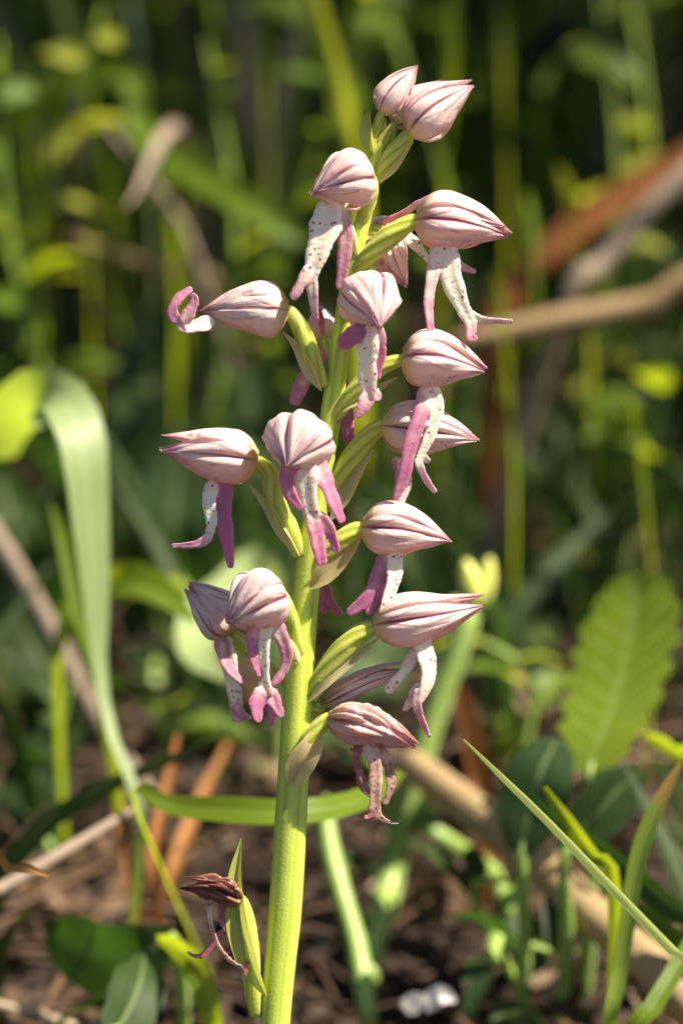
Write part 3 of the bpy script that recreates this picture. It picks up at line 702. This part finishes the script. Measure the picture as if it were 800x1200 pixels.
# grey and brown stalks on the left
stalk('dead_twig', 'grey dry twig leaning up from the soil to the arching leaf', 'twig', [(-40, 1062, .72), (0, 1042, .722), (80, 995, .73), (160, 946, .74)], [8, 8, 7, 5], 'twig', tint=.45, dx=-.02)
stalk('dry_stalk', 'thick grey brown stalk leaning beside the narrow leaf', 'stalk', [(190, 960, .84), (110, 835, .84), (55, 730, .84), (0, 635, .84), (-50, 560, .85)], [12, 12, 12, 11, 10], 'twig', tint=.35, dx=.01)
stalk('dry_stalk', 'thin grey stalk slanting through the dark grass', 'stalk', [(235, 320, .98), (205, 250, .98), (170, 205, .98), (120, 140, .98)], [5, 5, 5, 3], 'twig', tint=.5, dx=.02)
stalk('dry_stalk', 'thin tan stalk lying across the shaded leaves', 'stalk', [(260, 345, 1.0), (200, 318, 1.0), (140, 300, 1.0), (70, 275, 1.0)], [8, 8, 7, 5], 'straw', tint=.4, dx=.02)
leafblade('dry_leaf', 'narrow orange dry leaf tip above the dead twig', 'dry leaf', [(-30, 1020, .665), (0, 1018, .665), (30, 1017, .665), (58, 1026, .665)], [6, 6, 6, 2], 'rust', tint=.9, dx=-.02)
# orange dead leaf bases
for (pts, ws, lab, ti) in [([(200, 1070, .80), (205, 1020, .80), (230, 950, .81), (268, 870, .82)], [7, 9, 8, 3], 'rust orange dead leaf standing behind the level green leaf', .7),
                           ([(165, 1075, .77), (150, 1010, .77), (142, 950, .775), (140, 900, .78)], [7, 9, 8, 3], 'dark rusty dead leaf base behind the grey twig', .3),
                           ([(185, 1060, .76), (182, 1000, .76), (196, 930, .765), (210, 860, .77)], [6, 9, 8, 3], 'ochre dead leaf standing among rusty leaf bases', .5)]:
    leafblade('dead_leaf', lab, 'dry leaf', pts, ws, 'rust', tint=ti, roll=.3, fold=.5)
# right: second orchid stalk with buds
so = empty('budding_orchid', np.array([at(428, 1150, .78)[0], at(428, 1150, .78)[1] + .01, 0]))
tag(so, 'second orchid stalk with pale yellow green buds behind the spike', 'orchid')
stalk('stem', '', '', [(428, 1150, .80), (455, 1040, .80), (478, 950, .80), (505, 850, .80), (535, 765, .80), (556, 705, .80)], [16, 16, 15, 14, 14, 12], 'stalk_green', parent=so, tint=.5)
def bud(parent, B, T, r, mat, D):
    mb = MB(); P = [at(*B, D), at((B[0] * .5 + T[0] * .5) + 1, (B[1] + T[1]) / 2, D), at(*T, D)]
    tube(mb, P, [q / FPX * D for q in (r * .5, r, r * 1.05, r * .8, r * .25)], n=18, seg=12, tint=.5); mb.build('bud', M[mat], parent)
bud(so, (556, 712), (545, 655), 13, 'bud', .795); bud(so, (562, 712), (574, 652), 11, 'bud', .80); bud(so, (552, 716), (556, 668), 11, 'bud', .81)
bud(so, (545, 740), (530, 700), 9, 'bud', .81)
stalk('curved_stalk', 'pale green stalk bending down beside second orchid stem', 'stalk', [(545, 1190, .755), (572, 1130, .765), (592, 1065, .78), (578, 1026, .79), (530, 990, .80), (478, 958, .80)], [11, 11, 11, 11, 11, 10], 'stalk_green', tint=.4)
stalk('curved_stalk', 'light green stalk rising right behind the orchid stem', 'stalk', [(430, 1190, .75), (418, 1110, .755), (398, 1040, .76), (385, 985, .765), (382, 930, .77)], [12, 12, 12, 11, 6], 'stalk_green', tint=.8)
# broad toothed leaf
def broad_leaf(name, label, pts, widths, mat, teeth=0.0, nteeth=7, roll=0.0, fold=.12, tint=.5, n=60, group=None, dx=0, dy=.01):
    P = [at(*p) for p in pts]; W = [w / FPX * p[2] for w, p in zip(widths, pts)]
    root = empty(name, [P[0][0] + dx, P[0][1] + dy, 0]); tag(root, label, 'leaf', group)
    d = np.concatenate([[0], np.cumsum(np.linalg.norm(np.diff(np.array(P), axis=0), axis=1))]); d /= d[-1]
    s = np.linspace(0, 1, n); Ws = np.interp(s, d, W)
    Ws = np.convolve(np.pad(Ws, 3, 'edge'), np.ones(7) / 7, 'valid')
    Ws = Ws * (1 + teeth * np.abs(np.sin(s * math.pi * nteeth)) - teeth * .5)
    mb = MB(); ribbon(mb, P, Ws, n=n, nu=9, fold=fold, roll=roll, tint=tint, wave=.04, curl=.06)
    mb.build('leaf_blade', M[mat], root, origin=P[0])
    mb = MB(); tube(mb, [np.array([P[0][0] + dx, P[0][1] + dy, -.004]), (P[0] + np.array([P[0][0] + dx, P[0][1] + dy, 0])) / 2 + np.array([.001, 0, 0]), P[0], P[1] * .5 + P[0] * .5],
                    [.0013, .0012, .0011, .0008], n=14, seg=8); mb.build('leaf_stalk', M['stalk_green'], root)
    return root
broad_leaf('toothed_leaf', 'broad toothed yellow green leaf glowing in the sun', [(690, 905, .745), (705, 860, .75), (724, 800, .76), (738, 745, .768), (742, 700, .773), (741, 672, .775)], [26, 50, 62, 64, 52, 26], 'leaf_toothed', .20, 7, .6, .12, .95)
broad_leaf('round_leaf', 'dark rounded leaf under the toothed leaf', [(610, 1000, .735), (618, 960, .735), (630, 915, .735), (645, 880, .737), (652, 866, .738)], [16, 42, 46, 32, 8], 'leaf_blue', .05, 6, .5, .1, .3)
broad_leaf('round_leaf', 'bluish rounded leaf tucked below the toothed leaf', [(660, 1000, .735), (690, 962, .735), (722, 928, .735), (752, 902, .736)], [16, 34, 36, 8], 'leaf_blue', .05, 6, -.3, .1, .7)
broad_leaf('ground_leaf', 'dark green leaf spread on the soil beside the curved leaf', [(205, 1100, .73), (165, 1115, .73), (120, 1120, .735), (75, 1105, .74), (55, 1090, .745)], [18, 40, 50, 36, 8], 'leaf_dark', .05, 5, .3, .15, .9)
broad_leaf('ground_leaf', 'dark green leaf lying low on the litter', [(130, 1215, .70), (150, 1185, .705), (165, 1150, .71), (170, 1120, .72)], [24, 36, 34, 8], 'leaf_dark', .05, 5, -.3, .15, .5)
broad_leaf('ground_leaf', 'smooth mid green leaf in shade left of the toothed leaf', [(560, 720, .95), (610, 690, .95), (660, 672, .95), (705, 668, .95)], [10, 22, 22, 5], 'leaf_blue', .0, 5, .3, .15, .9)
# fan of bigger dark leaves in the shade behind
DARK = [((40, 760, .92), (25, 640, .90), (0, 560, .90), 60), ((180, 800, .95), (200, 640, .93), (215, 500, .93), 62), ((260, 860, .95), (300, 640, .96), (290, 430, .97), 52), ((80, 900, .88), (60, 800, .87), (20, 720, .87), 52),
        ((160, 640, 1.0), (180, 480, 1.0), (170, 360, 1.02), 56), ((330, 640, 1.0), (300, 480, 1.0), (260, 340, 1.02), 46), ((480, 800, .92), (460, 660, .92), (440, 560, .94), 55), ((560, 640, 1.0), (600, 540, 1.0), (680, 470, 1.02), 40),
        ((720, 560, 1.02), (740, 480, 1.03), (775, 400, 1.05), 60), ((420, 900, .88), (430, 800, .88), (470, 720, .9), 45), ((40, 480, 1.05), (30, 400, 1.05), (-10, 330, 1.06), 50), ((520, 620, 1.02), (560, 500, 1.04), (590, 400, 1.06), 36),
        ((300, 900, .88), (250, 830, .87), (200, 790, .87), 40), ((60, 1000, .82), (40, 920, .82), (70, 850, .82), 44), ((20, 200, 1.12), (25, 90, 1.1), (20, -20, 1.1), 52), ((640, 760, .95), (610, 700, .95), (560, 600, .98), 34)]
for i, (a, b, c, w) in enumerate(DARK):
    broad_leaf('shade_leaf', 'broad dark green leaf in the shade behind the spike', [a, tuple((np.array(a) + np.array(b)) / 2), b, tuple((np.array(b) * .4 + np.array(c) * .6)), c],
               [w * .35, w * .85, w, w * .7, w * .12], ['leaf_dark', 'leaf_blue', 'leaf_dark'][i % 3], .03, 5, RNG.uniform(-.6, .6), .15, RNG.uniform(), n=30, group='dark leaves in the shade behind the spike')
# right: blades and stalks near the soil
leafblade('sharp_blade', 'slender light green grass blade leaning across the lower soil, in focus', 'grass blade', [(830, 1155, .655), (790, 1112, .652), (715, 1035, .648), (640, 958, .643), (590, 910, .640), (543, 866, .638)], [10, 9.5, 8.5, 7, 5.5, 1.5], 'leaf_pale', tint=.25, roll=.9, fold=.5, dx=.03, dy=.01)
leafblade('short_blade', 'short green grass blade standing by the slender leaning one', 'grass blade', [(720, 1050, .69), (692, 1002, .685), (665, 962, .68), (637, 922, .68)], [9, 10, 9, 3], 'leaf_fresh', tint=.8, roll=.3)
leafblade('brown_tipped_blade', 'upright green grass blade with an orange brown tip', 'grass blade', [(712, 1220, .68), (726, 1140, .68), (738, 1060, .68), (752, 990, .68), (775, 935, .68), (797, 895, .68)], [9, 10, 10, 11, 9, 3], 'leaf_tip', tint=.7, roll=.3)
leafblade('green_blade', 'green grass blade rising at the foot of the brown tipped one', 'grass blade', [(740, 1225, .68), (765, 1180, .68), (795, 1130, .685), (830, 1070, .69)], [12, 12, 11, 8], 'leaf_fresh', tint=.5, roll=.4)
leafblade('green_blade', 'dark grass blade running under the slender leaning one', 'grass blade', [(830, 1110, .70), (780, 1060, .70), (710, 1000, .70), (640, 955, .71), (600, 905, .715)], [13, 14, 13, 10, 3], 'leaf_dark', tint=.9, roll=.3)
leafblade('green_blade', 'lit grass blade crossing the edge near the bluish leaf', 'grass blade', [(830, 905, .74), (800, 885, .74), (775, 870, .745), (755, 860, .75)], [10, 11, 9, 3], 'leaf_fresh', tint=.7, roll=.5)
stalk('dry_stalk', 'thick tan dry stalk lying diagonally behind the second orchid stem', 'stalk', [(800, 1170, .725), (700, 1078, .745), (600, 985, .765), (520, 925, .785), (470, 885, .80)], [24, 24, 24, 22, 16], 'straw', tint=.75, dx=.01)
leafblade('dead_leaf', 'thin rusty dead blade behind the second orchid stem', 'dry leaf', [(570, 980, .80), (560, 900, .80), (545, 830, .80), (530, 790, .80)], [12, 13, 11, 4], 'rust', tint=.4, roll=.3)
stalk('dry_stalk', 'tan dry stalk lying level above the dark hollow', 'stalk', [(860, 345, .93), (760, 358, .93), (660, 375, .93), (560, 395, .93), (520, 405, .93)], [15, 16, 16, 13, 8], 'straw', tint=.6, dx=.03)
stalk('dry_stalk', 'grey dry stalk leaning over the level tan stalk', 'stalk', [(660, 365, .94), (705, 310, .94), (760, 245, .94), (830, 180, .94)], [12, 13, 13, 12], 'twig', tint=.5, dx=-.02)
leafblade('dead_leaf', 'long reddish brown dead blade sloping behind the tan stalk', 'dry leaf', [(580, 400, .96), (620, 320, .96), (690, 255, .96), (760, 210, .96), (830, 165, .96)], [16, 18, 19, 17, 12], 'rust', tint=.3, roll=.2)
# small white curled bit on the soil
mb = MB()
for q in ([(474, 1184, .73), (488, 1174, .728), (503, 1180, .726)], [(496, 1182, .727), (515, 1166, .725), (534, 1172, .727)]):
    ribbon(mb, [at(*t) for t in q], [.0008, .0016, .0018, .0012, .0003], n=14, nu=7, fold=.3, wave=.12, tint=.8)
tag(mb.build('dry_petal', M['white'], origin=at(500, 1182, .73)), 'small white dried petal lying on the soil', 'petal')

# ------------------------------------------------------------------ grass tufts beyond
def tuft(x, y, nb, hmin, hmax, spread, wmm, mat='grass', label='loose tuft of green grass blades behind the orchid', lean=(0, 0)):
    root = empty('grass_tuft', (x, y, 0)); tag(root, label, 'grass', 'grass tufts behind the orchid')
    for k in range(nb):
        a = RNG.uniform(0, 6.283); h = RNG.uniform(hmin, hmax); s = spread * RNG.uniform(.2, 2.4)
        p0 = np.array([x + .012 * math.cos(a), y + .012 * math.sin(a), -.004])
        d = np.array([math.cos(a), math.sin(a), 0]) * s * h + np.array([lean[0], lean[1], 0]) * h
        mid = p0 + d * .3 + np.array([0, 0, h * .6]); tip = p0 + d * RNG.uniform(.9, 1.3) + np.array([0, 0, h * RNG.uniform(.5, 1.0)])
        w = wmm * .0005 * RNG.uniform(.7, 1.3)
        mb = MB(); ribbon(mb, [p0, mid, tip], [w * .8, w, w, w * .8, w * .1], hint=nrm([RNG.uniform(-1, 1), -1, .2]), n=14, nu=3, fold=.3, roll=RNG.uniform(-.6, .6), tint=RNG.uniform() ** 1.5)
        m = mat if RNG.uniform() > .26 else ['straw', 'twig', 'twig'][int(RNG.integers(0, 3))]
        mb.build('blade', M[m], root)
for i in range(30):
    y = RNG.uniform(.42, 1.25); half = (y + .61) * 400 / FPX * 1.15
    x = RNG.uniform(-half, half)
    tuft(x, y, 10, .10, .27, .45, 3.4)

def mass(name, label, n, xr, yr, hr, wmm, mat, seed, keep=None, lean=.7):
    r = np.random.default_rng(seed); mb = MB()
    for k in range(n):
        x = r.uniform(*xr); y = r.uniform(*yr)
        if keep is not None and not keep(x, y): continue
        h = r.uniform(*hr); a = r.uniform(0, 6.283); s = r.uniform(.1, 1) * lean
        d = np.array([math.cos(a), math.sin(a), 0]) * s * h; p0 = np.array([x, y, -.004])
        w = wmm * .0005 * r.uniform(.6, 1.4)
        ribbon(mb, [p0, p0 + d * .3 + np.array([0, 0, h * .6]), p0 + d * 1.1 + np.array([0, 0, h * .92])], [w * .8, w, w * .9, w * .1], hint=nrm([r.uniform(-1, 1), r.uniform(-1, 1), .2]), n=8, nu=3, fold=.3, tint=r.uniform() ** 1.5)
    o = mb.build(name, M[mat], origin=(0, 0, 0)); tag(o, label, 'grass', kind='stuff'); return o
def outside(x, y):
    half = (y + .61) * 400 / FPX
    return abs(x) > half * 1.15 + .015 or y > 1.25
mass('grass', 'dense meadow grass beyond and around the clearing', 2600, (-.75, .75), (.30, 2.3), (.10, .30), 4.5, 'grass', 5, outside)
mass('added_tall_grass', 'tall grass added out of view beside the clearing to shade it', 3600, (-.75, .75), (.22, 1.9), (.25, .38), 5, 'grass', 21, lambda x, y: abs(x) > (y + .61) * 400 / FPX * 1.1 + .08, lean=.2)  # added outside the frame on both sides to darken the background
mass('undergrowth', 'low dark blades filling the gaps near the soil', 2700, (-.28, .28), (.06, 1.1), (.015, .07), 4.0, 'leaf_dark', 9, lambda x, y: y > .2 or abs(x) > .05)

# blades whose broad tips catch the sun above the shade
for i, (x, y, D, w, L, m) in enumerate([(665, 225, 1.06, 13, 30, 'leaf_yellow'), (640, 95, 1.15, 12, 26, 'leaf_fresh'), (745, 12, 1.2, 16, 30, 'leaf_yellow'), (585, 350, .98, 10, 34, 'leaf_fresh'), (622, 262, 1.04, 10, 40, 'leaf_fresh'),
        (590, 55, 1.12, 11, 50, 'leaf_yellow'), (530, 40, 1.05, 13, 90, 'leaf_fresh'), (66, 76, 1.15, 10, 20, 'leaf_yellow'), (104, 112, 1.1, 11, 24, 'leaf_fresh'), (30, 130, 1.1, 11, 20, 'leaf_fresh'), (192, 172, 1.1, 11, 26, 'leaf_fresh'),
        (232, 178, 1.08, 10, 22, 'leaf_fresh'), (312, 60, 1.15, 10, 60, 'leaf_fresh'), (740, 482, .95, 12, 22, 'leaf_fresh'), (415, 60, 1.1, 11, 80, 'leaf_fresh'), (470, 25, 1.15, 9, 70, 'leaf_fresh'), (160, 40, 1.15, 10, 40, 'leaf_pale'), (250, 30, 1.12, 9, 60, 'leaf_fresh')]):
    j = RNG.uniform(-1, 1); D *= .90
    leafblade('sunlit_blade', 'thin grass blade with a broad tip lit by the sun above the shade', 'grass blade',
              [(x - 30 * j, y + 220, D), (x - 8 * j, y + L * 1.2, D), (x - 3 * j, y + L * .5, D), (x, y, D + .004), (x + 6 * j, y - L * .4, D + .012), (x + 12 * j, y - L, D + .02)], [3, 3.5, w * .7, w, w * .8, 2], m,
              group='grass blades with sunlit tips', roll=RNG.choice([-.9, .9]), tint=.9, fold=.1)

# small leafy herbs among the grass; their little leaves catch the light
LEAF = {}
def herb(x, y, h, nl, ls, mat, label):
    root = empty('leafy_herb', (x, y, 0)); tag(root, label, 'herb', 'small leafy herbs among the grass')
    a = RNG.uniform(0, 6.28); tip = np.array([x + .25 * h * math.cos(a), y + .25 * h * math.sin(a), h]); b0 = np.array([x, y, -.003])
    P = [b0, (b0 + tip) / 2 + np.array([.01 * math.sin(a), 0, .01]), tip]
    mb = MB(); C = tube(mb, P, [.0009, .0007, .0004], n=16, seg=6); mb.build('stem', M['stalk_green'], root)
    for k in range(nl):
        c = C[int(4 + 11 * (k + .5) / nl)]; q = RNG.uniform(0, 6.28); L = ls * RNG.uniform(.7, 1.3)
        d = np.array([math.cos(q), math.sin(q), RNG.uniform(-.1, .6)])
        mb = MB(); ribbon(mb, [c, c + d * L * .5 + np.array([0, 0, L * .12]), c + d * L], [.0004, L * .2, L * .27, L * .2, .0003], hint=nrm([RNG.normal(0, .4), RNG.normal(0, .4), 1]), n=9, nu=5, fold=.2, tint=RNG.uniform())
        mb.build('leaf', M[mat], root)
for (px, py, D, h, m) in [(60, 80, 1.0, .17, 'leaf_yellow'), (110, 120, .98, .15, 'leaf_fresh'), (200, 180, .97, .14, 'leaf_fresh'), (30, 250, 1.0, .12, 'leaf_fresh'), (560, 90, 1.0, .17, 'leaf_fresh'), (650, 110, .98, .16, 'leaf_yellow'),
                          (700, 60, 1.0, .17, 'leaf_fresh'), (290, 90, 1.0, .16, 'leaf_fresh'), (470, 60, 1.0, .17, 'leaf_fresh'), (720, 480, .95, .07, 'leaf_fresh'),
                          (590, 830, .84, .035, 'leaf_fresh'), (620, 1040, .77, .02, 'leaf_dark'), (30, 880, .82, .035, 'leaf_dark'), (170, 800, .86, .04, 'leaf_fresh'), (90, 1170, .73, .014, 'leaf_dark'), (650, 1110, .75, .016, 'leaf_dark'), (440, 1000, .80, .03, 'leaf_dark')]:
    c = at(px, py, D)
    herb(c[0], c[1], max(.02, c[2] + .02) if py < 600 else h, 9 if py < 600 else 6, .013, m, 'small leafy herb reaching up through the grass' if py < 600 else 'low small leafed herb growing in the litter')

def litter(n, seed):
    r = np.random.default_rng(seed); mb = MB()
    for k in range(n):
        x, y = (r.uniform(-.4, .4), r.uniform(-.15, 1.3)) if k % 2 else (r.uniform(-.14, .14), r.uniform(.0, .55)); z = float(gz(x, y)) + .0005
        a = r.uniform(0, 6.283); d = np.array([math.cos(a), math.sin(a), r.uniform(-.1, .35)])
        c = np.array([x, y, z]); t = r.uniform() ** 1.4 * 1.1 + (.5 if r.uniform() < .05 else 0)
        if r.uniform() < .5:
            L = r.uniform(.004, .016); w = L * r.uniform(.10, .36)
            ribbon(mb, [c, c + d * L * .5 + np.array([0, 0, r.uniform(.001, .005)]), c + d * L], [w * .4, w, w * .8, w * .1], hint=nrm([r.normal(0, .5), r.normal(0, .5), 1]), n=7, nu=4, fold=r.uniform(-.5, .6), tint=t, wave=.15)
        else:
            L = r.uniform(.012, .05); w = r.uniform(.0003, .0009)
            tube(mb, [c, c + d * L * .5 + np.array([0, 0, r.uniform(0, .004)]), c + d * L], [w, w, w * .6], hint=np.array([.1, .2, 1.0]), n=6, seg=5, tint=t, cap=False)
    o = mb.build('litter', M['litter'], origin=(0, 0, 0)); tag(o, 'brown dead leaf scraps and broken stems covering the soil', 'litter', kind='stuff')
litter(7000, 3)
